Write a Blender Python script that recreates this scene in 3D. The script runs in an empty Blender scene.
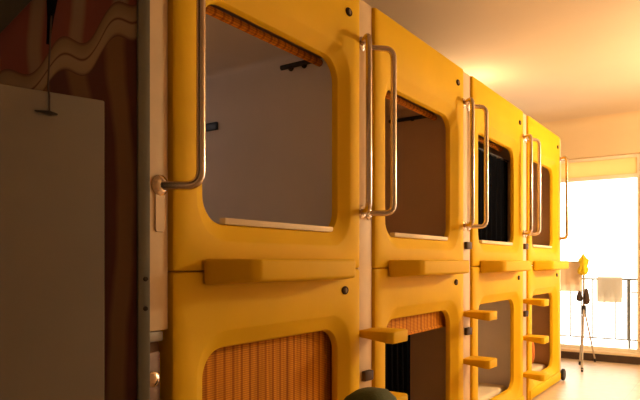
import bpy, bmesh, math, random
from math import sin, cos, pi, radians, atan, tan
from mathutils import Vector, Matrix
random.seed(7)
C = bpy.context.scene.collection

# ------------------------------------------------------------------ helpers
def tag(o, label=None, cat=None, group=None, kind=None):
    if label: o['label'] = label
    if cat: o['category'] = cat
    if group: o['group'] = group
    if kind: o['kind'] = kind
    return o

def thing(name, label, cat, loc=(0, 0, 0), group=None):
    o = bpy.data.objects.new(name, None)
    o.empty_display_size = .1
    C.objects.link(o)
    o.location = loc
    return tag(o, label, cat, group)

class MB:
    def __init__(self):
        self.bm = bmesh.new()
    def box(self, x0, x1, y0, y1, z0, z1, bevel=0, seg=2):
        v = [self.bm.verts.new((x, y, z)) for x in (x0, x1) for y in (y0, y1) for z in (z0, z1)]
        f = [(0, 1, 3, 2), (4, 6, 7, 5), (0, 4, 5, 1), (2, 3, 7, 6), (0, 2, 6, 4), (1, 5, 7, 3)]
        fs = [self.bm.faces.new([v[i] for i in q]) for q in f]
        if bevel:
            es = list({e for fc in fs for e in fc.edges})
            bmesh.ops.bevel(self.bm, geom=es, offset=bevel, segments=seg, affect='EDGES', profile=.5)
        return self
    def prism(self, pts, z0, z1, bevel=0, seg=2, shift=None):
        """closed outline in plan (x,y), extruded z0..z1; shift(x,y)->z offset of the lower face"""
        lo = [self.bm.verts.new((x, y, z0 + (shift(x, y) if shift else 0))) for x, y in pts]
        hi = [self.bm.verts.new((x, y, z1)) for x, y in pts]
        n = len(pts)
        fs = [self.bm.faces.new(lo[::-1]), self.bm.faces.new(hi)]
        for i in range(n):
            j = (i + 1) % n
            fs.append(self.bm.faces.new((lo[i], lo[j], hi[j], hi[i])))
        if bevel:
            es = list({e for fc in fs for e in fc.edges})
            bmesh.ops.bevel(self.bm, geom=es, offset=bevel, segments=seg, affect='EDGES', profile=.5)
        return self
    def rings(self, rings, cap0=False, cap1=False, closed=True):
        vs = [[self.bm.verts.new(p) for p in r] for r in rings]
        n = len(rings[0])
        for a, b in zip(vs, vs[1:]):
            for i in range(n if closed else n - 1):
                j = (i + 1) % n
                self.bm.faces.new((a[i], a[j], b[j], b[i]))
        if cap0: self.bm.faces.new(vs[0][::-1])
        if cap1: self.bm.faces.new(vs[-1])
        return self
    def tube(self, path, r, n=14, caps=True):
        path = [Vector(p) for p in path]
        rs = r if isinstance(r, (list, tuple)) else [r] * len(path)
        t0 = (path[1] - path[0]).normalized()
        up = Vector((0, 0, 1)) if abs(t0.z) < .9 else Vector((1, 0, 0))
        u = t0.cross(up).normalized()
        out = []
        for i, p in enumerate(path):
            t = (path[min(i + 1, len(path) - 1)] - path[max(i - 1, 0)]).normalized()
            u = (u - t * u.dot(t)).normalized()
            w = t.cross(u)
            out.append([p + (u * cos(2 * pi * k / n) + w * sin(2 * pi * k / n)) * rs[i] for k in range(n)])
        return self.rings(out, caps, caps)
    def lathe(self, prof, n=24, origin=(0, 0, 0), axis='z', sx=1, sy=1):
        o = Vector(origin); out = []
        for r, h in prof:
            ring = []
            for k in range(n):
                a, b = r * cos(2 * pi * k / n) * sx, r * sin(2 * pi * k / n) * sy
                ring.append(o + (Vector((a, b, h)) if axis == 'z' else Vector((h, a, b)) if axis == 'x' else Vector((a, h, b))))
            out.append(ring)
        return self.rings(out, True, True)
    def build(self, name, m, parent=None, smooth=35, loc=None):
        bmesh.ops.recalc_face_normals(self.bm, faces=self.bm.faces)
        me = bpy.data.meshes.new(name)
        self.bm.to_mesh(me); self.bm.free()
        if smooth:
            for p in me.polygons: p.use_smooth = True
            me.set_sharp_from_angle(angle=radians(smooth))
        me.materials.append(m)
        o = bpy.data.objects.new(name, me)
        C.objects.link(o)
        if parent: o.parent = parent
        if loc: o.location = loc
        return o

def round_path(pts, r, n=6):
    pts = [Vector(p) for p in pts]; out = [pts[0]]
    for a, b, c in zip(pts, pts[1:], pts[2:]):
        d1, d2 = (a - b).normalized(), (c - b).normalized()
        p, q = b + d1 * r, b + d2 * r
        for k in range(n + 1):
            t = k / n
            out.append(p * (1 - t) ** 2 + b * 2 * t * (1 - t) + q * t * t)
    out.append(pts[-1])
    return out

def rrect(x, y0, y1, z0, z1, r, n=9):
    """rounded rectangle in the y-z plane at x"""
    out = []
    for cy, cz, a0 in ((y1 - r, z1 - r, 0), (y0 + r, z1 - r, 90), (y0 + r, z0 + r, 180), (y1 - r, z0 + r, 270)):
        for k in range(n):
            a = radians(a0 + 90 * k / (n - 1))
            out.append((x, cy + r * cos(a), cz + r * sin(a)))
    return out

# ------------------------------------------------------------------ materials
def newmat(name):
    m = bpy.data.materials.new(name); m.use_nodes = True
    nt = m.node_tree
    return m, nt, nt.nodes['Principled BSDF']

def nd(nt, kind, **kw):
    n = nt.nodes.new(kind)
    for k, v in kw.items():
        if k in n.inputs: n.inputs[k].default_value = v
        else: setattr(n, k, v)
    return n

def rgb(c): return (c[0], c[1], c[2], 1)

def mat(name, col, rough=.5, metal=0, var=.06, scale=6, bump=0, bscale=60, coat=0, spec=.5):
    m, nt, p = newmat(name)
    p.inputs['Roughness'].default_value = rough
    p.inputs['Metallic'].default_value = metal
    p.inputs['Coat Weight'].default_value = coat
    p.inputs['Specular IOR Level'].default_value = spec
    tc = nd(nt, 'ShaderNodeTexCoord')
    ns = nd(nt, 'ShaderNodeTexNoise', Scale=scale, Detail=4.0)
    nt.links.new(tc.outputs['Object'], ns.inputs['Vector'])
    cr = nd(nt, 'ShaderNodeValToRGB')
    cr.color_ramp.elements[0].position = .3; cr.color_ramp.elements[1].position = .7
    cr.color_ramp.elements[0].color = rgb([c * (1 - var) for c in col])
    cr.color_ramp.elements[1].color = rgb([min(1, c * (1 + var)) for c in col])
    nt.links.new(ns.outputs['Fac'], cr.inputs['Fac'])
    nt.links.new(cr.outputs['Color'], p.inputs['Base Color'])
    if bump:
        n2 = nd(nt, 'ShaderNodeTexNoise', Scale=bscale, Detail=3.0)
        nt.links.new(tc.outputs['Object'], n2.inputs['Vector'])
        b = nd(nt, 'ShaderNodeBump', Strength=bump, Distance=.01)
        nt.links.new(n2.outputs['Fac'], b.inputs['Height'])
        nt.links.new(b.outputs['Normal'], p.inputs['Normal'])
    return m

M = dict(
    yellow=mat('yellow_fibreglass', (.78, .452, .010), .62, var=.05, scale=3, bump=.06, bscale=25, spec=.08),
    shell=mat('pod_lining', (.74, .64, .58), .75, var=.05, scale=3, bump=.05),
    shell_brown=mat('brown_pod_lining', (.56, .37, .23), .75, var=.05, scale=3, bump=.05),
    strip=mat('peach_board', (.76, .54, .32), .6, var=.07, scale=8),
    steel=mat('brushed_steel', (.62, .50, .40), .22, metal=1, var=.05, scale=30),
    dark_metal=mat('dark_metal', (.035, .028, .025), .6, spec=.2),
    grey_metal=mat('grey_aluminium', (.16, .16, .15), .45, metal=.4),
    ceiling=mat('ceiling_paint', (.66, .51, .34), .85, var=.03, scale=1.5, bump=.05, bscale=20),
    wall=mat('wall_paint', (.76, .62, .44), .85, var=.03, scale=2, bump=.05, bscale=40),
    beam=mat('beam_paint', (.70, .52, .30), .85, var=.03, scale=2),
    cream=mat('cream_fabric', (.85, .68, .48), .85, var=.05, bump=.15),
    wframe=mat('window_frame_paint', (.82, .72, .55), .5),
    kerb=mat('dark_brown_kerb', (.055, .026, .012), .45, var=.2, scale=15),
    sill=mat('cream_stone', (.75, .58, .38), .4, scale=20),
    rail=mat('grey_rail_paint', (.10, .09, .075), .5),
    
    
    yellow_cloth=mat('lemon_cloth', (.85, .62, .02), .9, bump=.3, bscale=90),
    dark_cloth=mat('dark_brown_cloth', (.05, .028, .02), .9, bump=.3),
    black_cloth=mat('black_cloth', (.0025, .0025, .004), .95, bump=.2, spec=.02),
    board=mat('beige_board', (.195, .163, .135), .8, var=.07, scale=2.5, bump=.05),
    brown=mat('brown_wood', (.16, .065, .03), .5, var=.2, scale=12),
    grey_top=mat('grey_laminate', (.30, .24, .20), .5),
    green=mat('dark_green_fabric', (.085, .10, .035), .85, bump=.2, bscale=120),
    blue=mat('dark_blue_plastic', (.012, .03, .055), .4),
    stand=mat('pale_grey_paint', (.42, .34, .26), .5),
    bronze=mat('dull_bronze', (.42, .29, .18), .5, metal=.6),
    drape=mat('dark_olive_cloth', (.030, .028, .022), .9, bump=.2),
    latch=mat('brown_metal', (.10, .06, .04), .6, spec=.2),
    rubber=mat('black_rubber', (.015, .013, .012), .7),
    orange=mat('orange_cushion', (.62, .17, .03), .9, bump=.2),
    badge_dark=mat('badge_dark', (.05, .026, .013), .8, spec=.05),
    badge_light=mat('badge_light', (.26, .19, .13), .8, spec=.05),
    lampbody=mat('white_enamel', (.85, .82, .75), .4),
)

def bamboo():
    m, nt, p = newmat('bamboo_reed')
    p.inputs['Roughness'].default_value = .7; p.inputs['Specular IOR Level'].default_value = .08
    tc = nd(nt, 'ShaderNodeTexCoord')
    sep = nd(nt, 'ShaderNodeSeparateXYZ'); nt.links.new(tc.outputs['Object'], sep.inputs[0])
    def wave(src, freq):
        a = nd(nt, 'ShaderNodeMath', operation='MULTIPLY'); a.inputs[1].default_value = freq
        nt.links.new(sep.outputs[src], a.inputs[0])
        s = nd(nt, 'ShaderNodeMath', operation='SINE'); nt.links.new(a.outputs[0], s.inputs[0])
        k = nd(nt, 'ShaderNodeMapRange'); k.inputs['From Min'].default_value = -1
        nt.links.new(s.outputs[0], k.inputs['Value'])
        return k.outputs['Result']
    slat = wave('Z', 2 * pi / .0075)
    thread = wave('Y', 2 * pi / .043)
    cr = nd(nt, 'ShaderNodeValToRGB')
    cr.color_ramp.elements[0].color = rgb((.56, .19, .012)); cr.color_ramp.elements[1].color = rgb((.78, .31, .018))
    cr.color_ramp.elements[0].position = .05; cr.color_ramp.elements[1].position = .45
    nt.links.new(slat, cr.inputs['Fac'])
    cr2 = nd(nt, 'ShaderNodeValToRGB')
    cr2.color_ramp.elements[0].color = rgb((.62, .5, .45)); cr2.color_ramp.elements[1].color = rgb((1, 1, 1))
    cr2.color_ramp.elements[0].position = .03; cr2.color_ramp.elements[1].position = .30
    nt.links.new(thread, cr2.inputs['Fac'])
    mp = nd(nt, 'ShaderNodeMapping'); mp.inputs['Scale'].default_value = (3, 45, 2)
    nt.links.new(tc.outputs['Object'], mp.inputs['Vector'])
    ns = nd(nt, 'ShaderNodeTexNoise', Scale=1.0, Detail=2.0); nt.links.new(mp.outputs[0], ns.inputs['Vector'])
    cr3 = nd(nt, 'ShaderNodeValToRGB')
    cr3.color_ramp.elements[0].color = rgb((.72, .68, .62)); cr3.color_ramp.elements[1].color = rgb((1, 1, 1))
    cr3.color_ramp.elements[0].position = .3; cr3.color_ramp.elements[1].position = .6
    nt.links.new(ns.outputs['Fac'], cr3.inputs['Fac'])
    def mul(a, b):
        x = nd(nt, 'ShaderNodeMix', data_type='RGBA', blend_type='MULTIPLY'); x.inputs['Factor'].default_value = 1
        nt.links.new(a, x.inputs['A']); nt.links.new(b, x.inputs['B']); return x.outputs['Result']
    c = mul(mul(cr.outputs['Color'], cr2.outputs['Color']), cr3.outputs['Color'])
    nt.links.new(c, p.inputs['Base Color'])
    b = nd(nt, 'ShaderNodeBump', Strength=.5, Distance=.003)
    nt.links.new(slat, b.inputs['Height']); nt.links.new(b.outputs['Normal'], p.inputs['Normal'])
    return m
M['bamboo'] = bamboo()

def printed_fabric():
    """local x along the screen, z up: red and tan tongues crossed by a wavy tan ribbon"""
    m, nt, p = newmat('printed_fabric')
    p.inputs['Roughness'].default_value = .9
    tc = nd(nt, 'ShaderNodeTexCoord')
    sep = nd(nt, 'ShaderNodeSeparateXYZ'); nt.links.new(tc.outputs['Object'], sep.inputs[0])
    ns = nd(nt, 'ShaderNodeTexNoise', Scale=3.0, Detail=2.0); nt.links.new(tc.outputs['Object'], ns.inputs['Vector'])
    def mth(op, a, b=None, c=None):
        n = nd(nt, 'ShaderNodeMath', operation=op)
        for i, v in enumerate((a, b, c)):
            if v is None: continue
            if isinstance(v, (int, float)): n.inputs[i].default_value = v
            else: nt.links.new(v, n.inputs[i])
        return n.outputs[0]
    U, V = sep.outputs['X'], sep.outputs['Z']
    nz = mth('MULTIPLY', mth('SUBTRACT', ns.outputs['Fac'], .5), .10)
    wav = mth('MULTIPLY', mth('SINE', mth('MULTIPLY', U, 2 * pi / .115)), .022)
    s = mth('SUBTRACT', mth('ADD', V, nz), mth('MULTIPLY_ADD', U, .85, wav))      # ribbon height
    # tongues of colour
    ph = mth('ADD', mth('MULTIPLY', U, 2 * pi / .085), mth('MULTIPLY', mth('SINE', mth('MULTIPLY', V, 9.0)), 1.1))
    tg = mth('SINE', mth('ADD', ph, mth('MULTIPLY', nz, 40)))
    cr = nd(nt, 'ShaderNodeValToRGB')
    e = cr.color_ramp.elements
    e[0].position = .30; e[0].color = rgb((.060, .014, .010)); e[1].position = .75; e[1].color = rgb((.125, .062, .026))
    nt.links.new(mth('MULTIPLY_ADD', tg, .5, .5), cr.inputs['Fac'])
    top = nd(nt, 'ShaderNodeValToRGB'); e = top.color_ramp.elements
    e[0].position = .60; e[0].color = rgb((.12, .026, .02)); e[1].position = .92; e[1].color = rgb((.17, .105, .07))
    nt.links.new(mth('MULTIPLY_ADD', tg, .5, .5), top.inputs['Fac'])
    rib = nd(nt, 'ShaderNodeValToRGB'); rib.color_ramp.interpolation = 'LINEAR'; e = rib.color_ramp.elements
    e[0].position = 0; e[0].color = rgb((.055, .012, .009)); e[1].position = 1; e[1].color = rgb((.055, .012, .009))
    for q, c in ((.12, (.21, .14, .085)), (.44, (.22, .15, .095)), (.5, (.055, .013, .009)), (.56, (.21, .14, .085)), (.88, (.15, .095, .055))):
        k = rib.color_ramp.elements.new(q); k.color = rgb(c)
    w = .075; base = 1.672
    f = mth('DIVIDE', mth('SUBTRACT', s, base), w)
    nt.links.new(f, rib.inputs['Fac'])
    def mix(fac, a, b):
        x = nd(nt, 'ShaderNodeMix', data_type='RGBA'); nt.links.new(fac, x.inputs['Factor'])
        nt.links.new(a, x.inputs['A']); nt.links.new(b, x.inputs['B']); return x.outputs['Result']
    above = mth('GREATER_THAN', f, 1.0); inrib = mth('MULTIPLY', mth('GREATER_THAN', f, 0.0), mth('LESS_THAN', f, 1.0))
    c = mix(inrib, mix(above, cr.outputs['Color'], top.outputs['Color']), rib.outputs['Color'])
    nt.links.new(c, p.inputs['Base Color'])
    return m
M['print'] = printed_fabric()

def tiles():
    m, nt, p = newmat('floor_tile')
    p.inputs['Roughness'].default_value = .35
    tc = nd(nt, 'ShaderNodeTexCoord')
    br = nd(nt, 'ShaderNodeTexBrick', Scale=1.0)
    br.offset = 0; br.inputs['Brick Width'].default_value = .6; br.inputs['Row Height'].default_value = .6
    br.inputs['Mortar Size'].default_value = .003
    br.inputs['Color1'].default_value = rgb((.66, .48, .31)); br.inputs['Color2'].default_value = rgb((.63, .455, .29))
    br.inputs['Mortar'].default_value = rgb((.5, .36, .23))
    nt.links.new(tc.outputs['Object'], br.inputs['Vector'])
    ns = nd(nt, 'ShaderNodeTexNoise', Scale=14.0, Detail=4.0); nt.links.new(tc.outputs['Object'], ns.inputs['Vector'])
    x = nd(nt, 'ShaderNodeMix', data_type='RGBA', blend_type='OVERLAY'); x.inputs['Factor'].default_value = .25
    nt.links.new(br.outputs['Color'], x.inputs['A']); nt.links.new(ns.outputs['Fac'], x.inputs['B'])
    nt.links.new(x.outputs['Result'], p.inputs['Base Color'])
    return m
M['tile'] = tiles()

def glass():
    m, nt, p = newmat('window_glass')
    nt.nodes.remove(p)
    out = nt.nodes['Material Output']
    tr = nd(nt, 'ShaderNodeBsdfTransparent'); gl = nd(nt, 'ShaderNodeBsdfGlossy', Roughness=.02)
    fr = nd(nt, 'ShaderNodeFresnel', IOR=1.3); mx = nd(nt, 'ShaderNodeMixShader')
    nt.links.new(fr.outputs[0], mx.inputs[0]); nt.links.new(tr.outputs[0], mx.inputs[1]); nt.links.new(gl.outputs[0], mx.inputs[2])
    nt.links.new(mx.outputs[0], out.inputs[0])
    return m
M['glass'] = glass()

def translucent(name, col):
    m, nt, p = newmat(name)
    nt.nodes.remove(p)
    out = nt.nodes['Material Output']
    d = nd(nt, 'ShaderNodeBsdfDiffuse', Color=rgb(col)); t = nd(nt, 'ShaderNodeBsdfTranslucent', Color=rgb(col))
    mx = nd(nt, 'ShaderNodeMixShader'); mx.inputs[0].default_value = .5
    nt.links.new(d.outputs[0], mx.inputs[1]); nt.links.new(t.outputs[0], mx.inputs[2])
    nt.links.new(mx.outputs[0], out.inputs[0])
    return m
M['towel_white'] = translucent('white_towel', (.66, .57, .45))
M['towel_peach'] = translucent('peach_towel', (.90, .77, .60))
M['transom'] = translucent('cream_transom_panel', (.86, .64, .34))

def emit(name, col, s):
    m, nt, p = newmat(name)
    p.inputs['Base Color'].default_value = rgb((.8, .8, .8))
    p.inputs['Emission Color'].default_value = rgb(col); p.inputs['Emission Strength'].default_value = s
    return m
M['tube_glow'] = emit('lamp_tube', (1, .74, .42), 8)

M['globe'] = emit('fill_globe_glow', (1, .80, .48), 305)  # glow of the added globe that hangs out of view
M['pod_fill'] = emit('pod_fill_glow', (1, .84, .74), 4)  # glow of the fill lamps added inside the capsules

# ------------------------------------------------------------------ the room
XL, XR, YB, YF, ZC = -2.35, 2.75, -1.6, 7.2, 2.68
tag(MB().box(XL, XR, YB, YF + .02, -.06, 0).build('floor', M['tile'], smooth=0), kind='structure')
cb = MB(); cb.box(XL, XR, YB, YF + .25, ZC, ZC + .08)
tag(cb.build('ceiling', M['ceiling'], smooth=0), kind='structure')
tag(MB().box(XL - .1, XL, YB, YF + .25, 0, ZC).build('wall_left', M['wall'], smooth=0), kind='structure')
tag(MB().box(XR, XR + .1, YB, YF + .25, 0, ZC).build('wall_right', M['wall'], smooth=0), kind='structure')
tag(MB().box(XL - .1, XR + .1, YB - .1, YB, 0, ZC).build('wall_back', M['wall'], smooth=0), kind='structure')
# ceiling beam over the window wall: rounded meeting with the ceiling
bp = [(YF + .25, 2.27), (YF, 2.27)]
R = .16
for k in range(9):
    a = radians(90 * k / 8)
    bp.append((YF - R * (1 - cos(a)), ZC - R + R * sin(a)))
bp.append((YF + .25, ZC))
bm = MB()
bm.rings([[(x, y, z) for y, z in bp] for x in (XL, XR)], True, True)
tag(bm.build('trim_1', M['beam']), kind='structure')
# window wall: kerb, posts, transom, panes
WX0, WX1 = -1.9, .455
k = MB().box(XL, XR, YF + .02, YF + .25, -.05, .082)
tag(k.build('trim_2', M['kerb'], smooth=0), kind='structure')
k = MB().box(XL, XR, YF + .012, YF + .27, .082, .112, .006)
tag(k.build('trim_3', M['sill']), kind='structure')
tag(MB().box(XL, WX0, YF + .05, YF + .25, .112, 2.27).box(WX1 + .05, .95, YF + .05, YF + .25, .112, 2.27).box(XR - .35, XR, YF + .05, YF + .25, .112, 2.27)
    .build('wall_front', M['wall'], smooth=0), kind='structure')
def window(n, x0, x1, mull):
    w = MB()
    y0, y1 = YF + .09, YF + .15
    for a, b in ((x0, x0 + .05), (x1, x1 + .05)): w.box(a, b, y0, y1, .112, 2.27)
    for zz in ((.112, .15), (2.02, 2.06), (2.24, 2.27)): w.box(x0 + .05, x1, y0, y1, *zz)
    for q in mull: w.box(q - .025, q + .025, y0, y1, .15, 2.02)
    f = tag(w.build('window_%d' % n, M['wframe'], smooth=0), kind='structure')
    MB().box(x0 + .05, x1, YF + .118, YF + .124, .15, 2.02).build('pane', M['glass'], f, smooth=0)
    MB().box(x0 + .05, x1, YF + .112, YF + .122, 2.06, 2.24).build('transom_panel', M['transom'], f, smooth=0)
window(1, WX0, WX1, [-.75])
window(2, .95, XR - .40, [1.65])  # second window, out of view, added to let more daylight in
# balcony outside
tag(MB().box(XL, XR, YF + .27, YF + 1.25, -.12, .0).build('trim_4', M['sill'], smooth=0), kind='structure')

# ------------------------------------------------------------------ capsule pods
LEFT = [1.178, 2.358, 3.575, 4.788]
RIGHT = [2.228, 3.428, 4.649, 5.812]
UPPER = [
    'yellow upper sleeping capsule with empty grey interior, nearest column, its blind rolled up',
    'yellow upper sleeping capsule, second column from the left, brown interior and rolled blind',
    'yellow upper sleeping capsule, third column, black curtain filling its opening',
    'yellow upper sleeping capsule with brown interior, farthest column beside the window',
]
LOWER = [
    'yellow lower sleeping capsule of the nearest column, closed by a bamboo blind',
    'yellow lower sleeping capsule with half raised blind over black curtain, second column',
    'yellow lower sleeping capsule of the third column, bare grey interior, no blind',
    'yellow lower sleeping capsule of the farthest column with orange cushion inside',
]
def pod(i, upper):
    a, b = LEFT[i], RIGHT[i]
    z0, z1 = (1.0725, 2.25) if upper else (.012, 1.0705)
    oz0, oz1 = (1.222, 1.936) if upper else (.158, .822)
    t = thing('capsule_pod', (UPPER if upper else LOWER)[i], 'capsule bed', (0, a, z0), 'yellow sleeping capsules stacked two high')
    A, B, Z0, Z1, OA, OB, O0, O1 = 0, b - a, 0, z1 - z0, .152, b - a - .138, oz0 - z0, oz1 - z0
    ins = lambda x, d, r: rrect(x, A + d, B - d, Z0 + d, Z1 - d, r)
    f = MB()
    f.rings([ins(-.070, .0, .012), ins(-.012, 0, .012), ins(-.004, .003, .012), ins(0, .010, .012),
             rrect(0, OA - .062, OB + .062, O0 - .062, O1 + .066, .135),
             rrect(-.005, OA - .052, OB + .052, O0 - .052, O1 + .056, .130),
             rrect(-.026, OA - .020, OB + .020, O0 - .020, O1 + .022, .105),
             rrect(-.032, OA - .006, OB + .006, O0 - .006, O1 + .006, .095),
             rrect(-.042, OA, OB, O0, O1, .09), rrect(-.056, OA + .001, OB - .001, O0 + .001, O1 - .001, .09),
             rrect(-.062, OA - .010, OB + .010, O0 - .010, O1 + .010, .095),
             rrect(-.070, .02, B - .02, Z0 + .02, Z1 - .02, .012)])
    f.build('front_frame', M['yellow'], t, 28)
    # shell with lining: outer box + inner cavity open at the front
    s = MB()
    I0, I1 = .03, (.98 if upper else .93)
    rr = lambda x, d0, d1, dz0, dz1, r: rrect(x, d0, B - d1, dz0, dz1, r, 5)
    s.rings([rr(-.072, .045, .045, I0 + .02, I1, .03), rr(-2.0, .045, .045, I0 + .02, I1, .03)], False, True)
    s.rings([rr(-.072, .045, .045, I0 + .02, I1, .03), rr(-.072, .008, .008, .008, Z1 - .008, .03),
             rr(-2.05, .008, .008, .008, Z1 - .008, .03)], False, True)
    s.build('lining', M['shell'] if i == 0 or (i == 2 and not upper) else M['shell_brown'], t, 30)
    # unseen fill lamp and bulb, added to brighten the capsule interior
    MB().lathe([(.001, 0), (.045, 0), (.045, -.020), (.036, -.030), (.001, -.031)], 20, (-1.55, .16, I1 - .001)).build('pod_fill_lamp', M['pod_fill'], t)
    lt = bpy.data.lights.new('pod_fill_bulb', 'POINT'); lt.energy = (1.25 if i == 0 else .5) if upper else .4; lt.color = (1, .86, .78) if i == 0 else (1, .78, .58); lt.shadow_soft_size = .04
    lo = bpy.data.objects.new('pod_fill_bulb', lt); C.objects.link(lo); lo.parent = t; lo.location = (-1.55, .16, I1 - .09)
    # badge
    by, bz = (B - .098, 2.145 - z0) if upper else (B - .128, .983 - z0)
    bd = MB().lathe([(.001, .0005), (.024, .0005), (.024, .004), (.020, .007), (.001, .007)], 22, (0, by, bz), 'x', 1, .72).build('badge', M['badge_dark'], t)
    MB().lathe([(.001, .007), (.011, .007), (.009, .0095), (.001, .0095)], 16, (0, by, bz), 'x', .8, 1).build('emblem', M['badge_light'], bd)
    if upper:
        l = MB()
        pts = [(.0005, .115), (.020, .118), (.120, .205), (.135, .235), (.135, B - .265), (.118, B - .235), (.020, B - .145), (.0005, B - .142)]
        l.prism(pts, 1.040 - z0, 1.110 - z0, .011, 3, lambda x, y: -.012 * (1 - x / .135))
        l.build('ledge', M['yellow'], t, 40)
        # sill strip lining the bottom edge of the opening
        MB().box(-.058, -.030, OA + .095, OB - .03, O0 + .0005, O0 + .022, .003).build('sill_strip', M['cream'], t)
        # clothes rail under the capsule ceiling
        ry = B - .05
        r = MB()
        if i < 2:
            xr0, xr1 = (-.36, -.17) if i == 0 else (-.45, -.18)
            zr = 1.978 - z0
            r.tube([(xr0, ry - .045, zr), (xr1, ry - .045, zr)], .011, 10)
            for q in (xr0 + .02, (xr0 + xr1) / 2, xr1 - .02):
                r.tube([(q, ry + .004, zr + .008), (q, ry - .045, zr)], .006, 8)
                r.lathe([(.001, 0), (.014, 0), (.014, .006), (.001, .006)], 12, (q, ry - .002, zr + .008), 'y')
            r.build('clothes_rail', M['dark_metal'], t)
        if i == 0:
            MB().box(-.90, -.80, ry - .008, ry + .004, 1.762 - z0, 1.802 - z0, .004).build('switch_panel', M['blue'], t)
            MB().box(-.925, -.885, ry - .008, ry + .004, 1.62 - z0, 1.66 - z0, .004).build('socket', M['dark_metal'], t)
    else:
        MB().box(-.080, .012, .02, B - .02, 0.004, .078, .010).build('base_skirt', M['yellow'], t)
    return t
pods = {}
for i in range(4):
    for up in (True, False):
        pods[i, up] = pod(i, up)

# caster wheel at the foot of the last column
cw = MB().lathe([(.001, 0), (.046, 0), (.054, .006), (.054, .024), (.046, .030), (.001, .030)], 24, (.0, RIGHT[3] + .052, .056 - .012), 'x')
# (parented: the wheel belongs to the lower pod)
w = cw.build('caster', M['rubber'], pods[3, False]); w.location = (0, -LEFT[3], 0)

# mattresses
for i in range(4):
    for up in (True, False):
        z0 = 1.074 if up else .012
        a, b = LEFT[i], RIGHT[i]
        lab = ['the nearest', 'the second', 'the third', 'the farthest'][i] + (' upper' if up else ' lower') + ' yellow capsule'
        mt = MB().box(-1.96, -.11, a + .052, b - .052, z0 + .054, z0 + (.150 if up else .145), .025, 3).build('mattress', M['cream'])
        tag(mt, 'thin cream mattress lying inside ' + lab, 'mattress', 'mattresses in the capsules')

# ------------------------------------------------------------------ bamboo blinds
def blind(i, up, drop, label):
    a, b = LEFT[i] + .115, RIGHT[i] - .115
    zt = 1.968 if up else .828
    t = thing('bamboo_blind', label, 'blind', (-.14 if up else -.088, (a + b) / 2, zt), 'bamboo roller blinds in the capsule openings')
    h = (b - a) / 2 + (.03 if up else .055)
    n = 40
    if drop < .1:
        r = []
        prof = [(.014 + .0015 * (k % 2)) for k in range(n)]
        ring = lambda y: [(prof[k] * cos(2 * pi * k / n), y, -.012 + prof[k] * sin(2 * pi * k / n)) for k in range(n)]
        MB().rings([ring(-h + .02), ring(h - .02)], True, True).build('rolled_reeds', M['bamboo'], t, 20)
    else:
        MB().box(-.004, .004, -h + .01, h - .01, -drop, .012, 0).build('reed_sheet', M['bamboo'], t, 0)
        MB().tube([(0, -h + .01, -drop - .004), (0, h - .01, -drop - .004)], .010, 12).build('bottom_bar', M['bamboo'], t)
    MB().box(-.022, .012, -h, h, .014, .040, .004).build('headrail', M['brown'], t)
    return t
blind(0, True, 0, 'orange bamboo blind rolled up tight above the grey interior of the nearest upper capsule')
blind(1, True, 0, 'orange bamboo blind rolled up in the second upper capsule opening')
blind(2, True, 0, 'orange bamboo blind rolled up above the black curtain of the third upper capsule')
blind(0, False, .63, 'orange bamboo blind let down over the whole nearest lower opening')
blind(1, False, .085, 'orange bamboo blind rolled up in the second lower capsule opening') if False else blind(1, False, .10, 'short orange bamboo blind hanging above black curtain in second lower capsule')

# black curtains inside the capsules
def curtain(i, y0, y1, zt, zb, x, label):
    n = 60; fr, bk = [], []
    rows = []
    for z in (zt, zt - .02, (zt + zb) / 2, zb):
        front, back = [], []
        for k in range(n + 1):
            y = y0 + (y1 - y0) * k / n
            d = .013 * sin(k * 2 * pi * 9 / n) * (.5 if z > zt - .03 else 1)
            front.append((x + d + .003, y, z)); back.append((x + d - .003, y, z))
        rows.append(front + back[::-1])
    t = thing('curtain', label, 'curtain', (x, (y0 + y1) / 2, zt))
    off = Vector((-x, -(y0 + y1) / 2, -zt))
    MB().rings([[Vector(p) + off for p in r] for r in rows], True, True).build('cloth', M['black_cloth'], t, 60)
    MB().tube([(0, -(y1 - y0) / 2 - .02, .010), (0, (y1 - y0) / 2 + .02, .010)], .007, 10).build('curtain_rod', M['dark_metal'], t)
curtain(2, LEFT[2] + .058, RIGHT[2] - .06, 1.862, 1.235, -.105, 'black curtain hanging in the third upper capsule')
curtain(1, LEFT[1] + .058, LEFT[1] + .60, .725, .168, -.125, 'black curtain drawn to the left in the second lower capsule')

# cushion in the far lower pod
n = 14; rows = []
for j in range(n + 1):
    v = -1 + 2 * j / n; row = []
    for kk in range(28):
        a = 2 * pi * kk / 28; s_ = (1 - abs(v) ** 3) ** .5 if abs(v) < 1 else 0.02
        ca, sa = cos(a), sin(a)
        q = (abs(ca) ** 4 + abs(sa) ** 4) ** -.25
        row.append((v * .055, .17 * q * ca * max(s_, .05), .13 * q * sa * max(s_, .05)))
    rows.append(row)
cu = MB().rings(rows, True, True).build('cushion', M['orange'], None, 60, (-.32, 5.55, .29))
cu.rotation_euler = (0, 0, radians(78))
tag(cu, 'orange cushion leaning in the farthest lower capsule', 'cushion')

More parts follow.
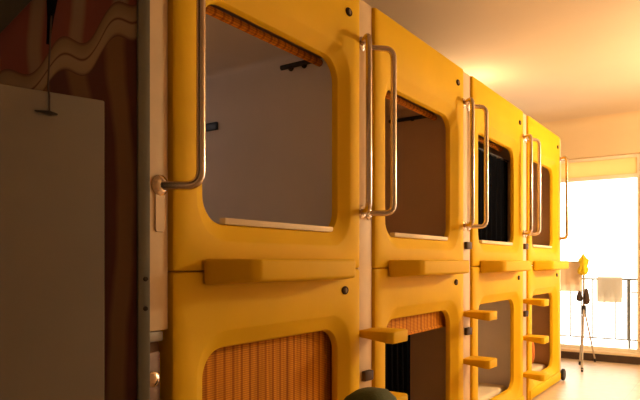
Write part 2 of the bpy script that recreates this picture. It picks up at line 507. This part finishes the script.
# ------------------------------------------------------------------ ladder posts with handles and steps
def ladder_post(yA, yB, label, steps, sides, plate_low=False, zbot=.0, latches=()):
    """yA: right edge of the capsule on the left, yB: left edge of the one on the right"""
    t = thing('ladder_post', label, 'ladder post', (0, (yA + yB) / 2, zbot), 'posts with handles between the capsule columns')
    c = (yA + yB) / 2
    L = lambda p: (p[0], p[1] - c, p[2] - zbot)
    MB().box(-.060, -.016, yA + .003 - c, yB - .003 - c, 0, 2.25 - zbot, .004).build('panel', M['strip'], t)
    for s in sides:                       # s=+1: handle leaning over the right capsule, -1: over the left
        yb = (yB - .036) if s > 0 else (yA + .036)
        ym = (yB + .042) if s > 0 else (yA - .050)
        h = MB()
        zt, zb = 2.055, 1.318
        h.tube(round_path([L((-.016, yb, zt)), L((.070, ym, zt)), L((.070, ym, zb)), L((-.016, yb, zb))], .045, 8), .0135, 14)
        ho = h.build('grab_handle', M['steel'], t, 60)
        for zz in (zt, zb):
            MB().lathe([(.001, 0), (.030, 0), (.030, .004), (.021, .010), (.016, .012), (.001, .012)], 20, L((-.0155, yb, zz)), 'x').build('flange', M['steel'], ho)
        if plate_low:
            p = MB(); p.rings([rrect(-.0158, yb - .017 - c, yb + .017 - c, 1.185 - zbot, 1.335 - zbot, .008, 6), rrect(-.012, yb - .016 - c, yb + .016 - c, 1.186 - zbot, 1.334 - zbot, .007, 6)], True, True)
            p.build('mounting_plate', M['bronze'], ho)
    for z in latches:
        MB().prism([(-.0155, -.030), (.004, -.030), (.012, .030), (-.0155, .030)], z - .022 - zbot, z + .022 - zbot, .004, 2).build('latch', M['latch'], t)
    for z in steps:
        pts = [(-.016, yA + .004), (.125, yA + .004), (.150, yA + .022), (.152, yA + .150), (.138, yA + .166), (.0022, yA + .166), (.0022, yB - .004), (-.016, yB - .004)]
        st = MB().prism([(x, y - c) for x, y in pts], z - .052 - zbot, z - zbot, .007, 2, lambda x, y: .022 * (1 - max(0, x) / .15))
        st.build('step', M['yellow'], t, 40)
    return t
ladder_post(1.040, LEFT[0], 'peach post with long steel handle at the left edge of the nearest capsules', [], [1], True, .905)
ladder_post(RIGHT[0], LEFT[1], 'peach post with steel handles and yellow steps between first and second capsule columns', [.805, .522, .24], [-1, 1], latches=(.60,))
ladder_post(RIGHT[1], LEFT[2], 'peach post with steel handles and yellow steps between second and third capsule columns', [.805, .522, .24], [-1, 1], latches=(.68, 1.20))
ladder_post(RIGHT[2], LEFT[3], 'peach post with steel handles and yellow steps between third and fourth capsule columns', [.815, .532, .25], [-1, 1], latches=(.70, 1.22))
ladder_post(RIGHT[3], RIGHT[3] + .105, 'peach post with one steel handle on the far side, next to the window', [], [-1])

# little cabinet behind the foreground screen
cab = thing('cabinet', 'brown low cabinet with grey top under the leftmost peach post, behind the dark screen', 'cabinet', (-.28, .93, 0))
MB().box(-.24, .245, -.22, .228, 0, .872, .004).build('body', M['brown'], cab)
MB().box(-.25, .26, -.23, .231, .873, .903, .005).build('worktop', M['grey_top'], cab)
dr = MB().box(.246, .258, -.205, .221, .06, .845, .003).build('door', M['brown'], cab)
MB().lathe([(.001, 0), (.008, 0), (.008, .012), (.020, .016), (.022, .026), (.012, .034), (.001, .035)], 18, (.2585, .175, .775), 'x').build('knob', M['steel'], dr)

# ------------------------------------------------------------------ foreground screen and board
d = Vector((.304, .952, 0)).normalized()
scr = thing('folding_screen', 'dark screen of red and tan printed fabric in a grey metal frame, left foreground', 'screen', (.174, .946, 0))
scr.rotation_euler = (0, radians(0), math.atan2(d.y, d.x))
Ls = 1.15
fr = MB()
MB().box(-Ls, -.030, -.008, .004, .03, 2.22).build('printed_panel', M['print'], scr, 0)
for x0, x1, z0, z1 in ((-.030, 0, 0, 2.25), (-Ls - .03, -Ls, 0, 2.25)):
    MB().box(x0, x1, -.016, .014, z0, z1, .003).build('stile', M['grey_metal'], scr)
for z0, z1 in ((.0, .03), (2.22, 2.25)):
    MB().box(-Ls, -.030, -.012, .010, z0, z1, .003).build('rail', M['grey_metal'], scr)
for z in (1.06, .99):
    MB().lathe([(.001, 0), (.006, 0), (.005, -.004), (.001, -.005)], 10, (-.012, -.016, z), 'y').build('screw', M['dark_metal'], scr)

bo = thing('hanging_board', 'plain beige board hung by a dark cord in front of the printed screen', 'board', (.174, .946, 0))
bo.rotation_euler = scr.rotation_euler
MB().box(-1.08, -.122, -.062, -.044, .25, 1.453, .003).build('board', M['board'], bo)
hx = -.236
MB().tube([(hx + .010, -.038, 1.62), (hx - .002, -.060, 1.46), (hx, -.0645, 1.446), (hx, -.0645, 1.409)], .0018, 8).build('cord', M['dark_cloth'], bo)
zc = 1.408
MB().rings([[(hx - .028, -.0655, zc), (hx - .028, -.0625, zc), (hx - .028, -.0625, zc + .002), (hx - .028, -.0655, zc + .002)],
            [(hx, -.069, zc - .005), (hx, -.0622, zc - .005), (hx, -.0622, zc + .004), (hx, -.069, zc + .004)],
            [(hx + .016, -.0655, zc - .002), (hx + .016, -.0622, zc - .002), (hx + .016, -.0622, zc + .001), (hx + .016, -.0655, zc + .001)]], True, True).build('clip', M['dark_metal'], bo)
sp = []
for k in range(13):
    u = k / 12
    sp.append((hx + .012 * sin(u * 5) + .004, -.036, 1.56 + .66 * u))
rows = [[(x - w, y - .003, z), (x + w, y - .003, z), (x + w, y + .003, z), (x - w, y + .003, z)] for (x, y, z), w in zip(sp, [.003, .006, .012, .018, .020, .018, .018, .018, .016, .014, .012, .012, .012])]
MB().rings(rows, True, True).build('strap', M['black_cloth'], bo, 60)

dc = thing('dark_cloth', 'near black cloth hanging over the top of the printed screen, above the beige board', 'cloth', (.174, .946, 0))
dc.rotation_euler = scr.rotation_euler
front, back = [], []
rows = []
for k in range(25):
    u = k / 24; x = -.225 - .80 * u
    zb = 1.70 - 1.42 * min(.11, .80 * u) - .10 * max(0, .80 * u - .11)
    w_ = .003 * sin(u * 40)
    rows.append([(x, -.030 + w_, zb), (x, -.030 + w_, 2.262), (x, .020, 2.262), (x, .020, 2.05), (x, .0175, 2.05), (x, .0175, 2.259), (x, -.026 + w_, 2.259), (x, -.026 + w_, zb)])
MB().rings(rows, True, True).build('drape', M['drape'], dc, 40)

# ------------------------------------------------------------------ green bag in front of the capsules
bag = thing('backpack', 'dark green round-topped bag standing on floor before nearest ladder post', 'bag', (.30, 1.77, 0))
rows = []
for z, rx, ry, oy in ((0, .10, .13, 0), (.02, .125, .15, 0), (.2, .14, .165, 0), (.4, .135, .15, 0), (.5, .12, .125, .005), (.56, .10, .10, .012), (.595, .078, .078, .022), (.615, .05, .055, .032), (.622, .02, .02, .036)):
    row = []
    for kk in range(28):
        a = 2 * pi * kk / 28; q = (abs(cos(a)) ** 3 + abs(sin(a)) ** 3) ** (-1 / 3)
        row.append((rx * q * cos(a), oy + ry * q * sin(a), z * 1.068))
    rows.append(row)
MB().rings(rows, True, True).build('body', M['green'], bag, 60)
MB().box(.150, .185, -.10, .10, .05, .28, .015, 3).build('pocket', M['green'], bag)

# ------------------------------------------------------------------ balcony railing and laundry
yr = 8.2
rl = thing('balcony_railing', 'thin grey metal balcony railing outside the bright window', 'railing', (0, yr, 0))
MB().box(-2.3, 2.7, -.016, .016, .875, .897, .003).build('top_rail', M['rail'], rl)
MB().box(-2.3, 2.7, -.010, .010, .137, .153, .002).build('bottom_rail', M['rail'], rl)
MB().box(.28, 2.7, -.008, .008, .72, .735, .002).build('middle_rail', M['rail'], rl)
for x in (-1.6, -.67, .262, 1.2, 2.2):
    MB().box(x - .013, x + .013, -.013, .013, 0, .875, .002).build('post', M['rail'], rl)
xb = -.55
k = 0
while xb < .26:
    MB().tube([(xb, 0, .153), (xb, 0, .875)], .0075, 8).build('baluster', M['rail'], rl); xb += .132

def hung_cloth(name, x0, x1, y, ztop, zb0, zb1, r, m, label, cat):
    """folded over a bar along x"""
    n = 24; rows = []
    prof = [(-r, zb0 + (ztop - zb0) * k / 8) for k in range(9)] + [(-r * cos(pi * k / 6), ztop + r * sin(pi * k / 6)) for k in range(1, 6)] + [(r, ztop - (ztop - zb1) * k / 8) for k in range(9)]
    th = .005
    outer = prof; inner = []
    for (py, pz) in prof:
        inner.append((py * (1 - th / r), pz if pz <= ztop else ztop + (pz - ztop) * (1 - th / r)))
    for k in range(n + 1):
        u = k / n; x = x0 + (x1 - x0) * u
        wv = lambda z: .010 * sin(u * 15 + z * 4) * min(1, max(0, (ztop - z) * 4))
        rows.append([(x, y + py + wv(pz), pz) for py, pz in outer] + [(x, y + py + wv(pz), pz) for py, pz in inner[::-1]])
    o = MB().rings(rows, True, True).build(name, m, None, 50)
    return tag(o, label, cat)
hung_cloth('towel', -.10, .185, yr, .890, .60, .66, .026, M['towel_white'], 'pale white towel folded over the top rail of the balcony railing', 'towel')

ds = thing('drying_stand', 'slim metal drying stand on three splayed legs before the window', 'stand', (.022, 6.75, 0))
MB().tube([(0, 0, .52), (0, 0, 1.16)], .011, 12).build('pole', M['stand'], ds)
MB().lathe([(.001, -.03), (.022, -.03), (.024, .0), (.024, .05), (.016, .06), (.001, .06)], 16, (0, 0, .585), 'z').build('hub', M['dark_metal'], ds)
for fx, fy in ((.048, -.33), (.035, .42), (-.06, .10)):
    leg = MB().tube([(fx * .05, fy * .05, .60), (fx, fy, .018)], .009, 10).build('leg', M['stand'], ds)
    MB().tube([(fx * .96, fy * .96, .040), (fx * 1.0, fy * 1.0, .004)], .012, 10).build('rubber_foot', M['rubber'], leg)
MB().tube([(-.27, 0, 1.095), (.0, 0, 1.095)], .006, 8).build('arm', M['stand'], ds)
MB().tube([(-.035, 0, .80), (.06, -.03, .80)], .005, 8).build('arm', M['stand'], ds)
hung_cloth('towel', .022 - .245, .022 - .018, 6.75, 1.096, .79, .86, .013, M['towel_peach'], 'peach towel hanging from the arm of the drying stand', 'towel')
# lemon cloth knotted on top of the pole
rows = []
for z, r_ in ((.965, .018), (.98, .045), (1.02, .050), (1.06, .034), (1.085, .040), (1.12, .048), (1.14, .030), (1.165, .014), (1.185, .006)):
    rows.append([(  .030 + r_ * cos(2 * pi * kk / 24) * (1 + .25 * sin(3 * 2 * pi * kk / 24 + z * 30)), 6.685 + .8 * r_ * sin(2 * pi * kk / 24) * (1 + .25 * sin(4 * 2 * pi * kk / 24)), z) for kk in range(24)])
tag(MB().rings(rows, True, True).build('rag', M['yellow_cloth'], None, 60), 'bright lemon yellow cloth tied on top of the drying stand', 'cloth')
# dark bundles on the lower hook
for (bx, by, zt, h, r_, lab) in ((-.010, 6.692, .80, .11, .033, 'small dark brown cloth bundle on the drying stand pole, nearer the capsules'),
                                 (.060, 6.680, .83, .17, .034, 'longer dark brown cloth bundle on the drying stand pole, nearer the white towel')):
    rows = []
    for u, q in ((0, .25), (.12, .45), (.4, .75), (.75, 1), (.93, .8), (1, .3)):
        rows.append([(bx + r_ * q * cos(2 * pi * kk / 20) * (1 + .12 * sin(3 * 2 * pi * kk / 20)), by + r_ * q * .8 * sin(2 * pi * kk / 20), zt - h * u) for kk in range(20)])
    tag(MB().rings(rows, True, True).build('cloth_bundle', M['dark_cloth'], None, 60), lab, 'cloth bundle', 'dark bundles on the drying stand')

# ------------------------------------------------------------------ lamps
def light(name, kind, loc, energy, col, **kw):
    l = bpy.data.lights.new(name, kind); l.energy = energy; l.color = col
    for k_, v in kw.items(): setattr(l, k_, v)
    o = bpy.data.objects.new(name, l); C.objects.link(o); o.location = loc
    return o
WARM = (1, .80, .50)
# tube lamp lying on top of the capsules
tl = thing('tube_lamp', 'fluorescent tube lamp lying on top of the third and fourth capsule columns', 'lamp', (-.55, 4.9, 2.252))
MB().box(-.04, .04, -.62, .62, 0, .035, .006).build('housing', M['lampbody'], tl)
MB().tube([(0, -.58, .055), (0, .58, .055)], .014, 14).build('lamp_tube', M['tube_glow'], tl)
# unseen hanging globe, added over the corridor to brighten capsules and ceiling
px_, py_, pz_ = 1.95, 5.3, 1.98
cl = thing('fill_globe_lamp', 'unseen white globe lamp, added over the corridor for more light', 'lamp', (px_, py_, ZC))
MB().lathe([(.001, 0), (.06, 0), (.055, -.02), (.012, -.03), (.001, -.03)], 24).build('canopy', M['lampbody'], cl)
MB().tube([(0, 0, -.028), (0, 0, -.56)], .006, 10).build('cord', M['dark_metal'], cl)
MB().lathe([(.001, -.55), (.035, -.552), (.035, -.595), (.001, -.596)], 20).build('socket', M['lampbody'], cl)
gl_ = MB().lathe([(.001, -.597)] + [(.12 * sin(radians(a)), pz_ - ZC + .12 * cos(radians(a))) for a in range(20, 180, 10)] + [(.001, pz_ - ZC - .12)], 32).build('globe', M['globe'], cl, 60)
light('tube_lamp_light', 'POINT', (-.5, 4.95, 2.38), 8, (1, .80, .50), shadow_soft_size=.06)

# daylight
w = bpy.data.worlds.new('sky'); bpy.context.scene.world = w; w.use_nodes = True
bg = w.node_tree.nodes['Background']
bg.inputs['Color'].default_value = (1, .93, .80, 1); bg.inputs['Strength'].default_value = 5
# window portals help sampling the sky light
for n_, x0, x1 in (('window_portal', WX0, WX1), ('window_portal', .95, XR - .4)):
    p = light(n_, 'AREA', ((x0 + x1) / 2, YF + .2, 1.1), 1, (1, 1, 1), shape='RECTANGLE', size=x1 - x0, size_y=1.95)
    p.rotation_euler = (radians(-90), 0, 0)
    p.data.cycles.is_portal = True

# ------------------------------------------------------------------ camera
cam = bpy.data.cameras.new('camera'); co = bpy.data.objects.new('camera', cam); C.objects.link(co)
co.location = (1.33, 0, 1.10)
co.rotation_euler = (radians(90), 0, radians(34.7))
cam.sensor_width = 36; cam.lens = 600 / 640 * 36
cam.shift_y = 62 / 640
cam.clip_start = .02
bpy.context.scene.camera = co
sc = bpy.context.scene
sc.view_settings.view_transform = 'Standard'; sc.view_settings.look = 'None'
sc.view_settings.gamma = 1; sc.view_settings.use_curve_mapping = False
sc.view_settings.exposure = 0
sc.cycles.max_bounces = 8
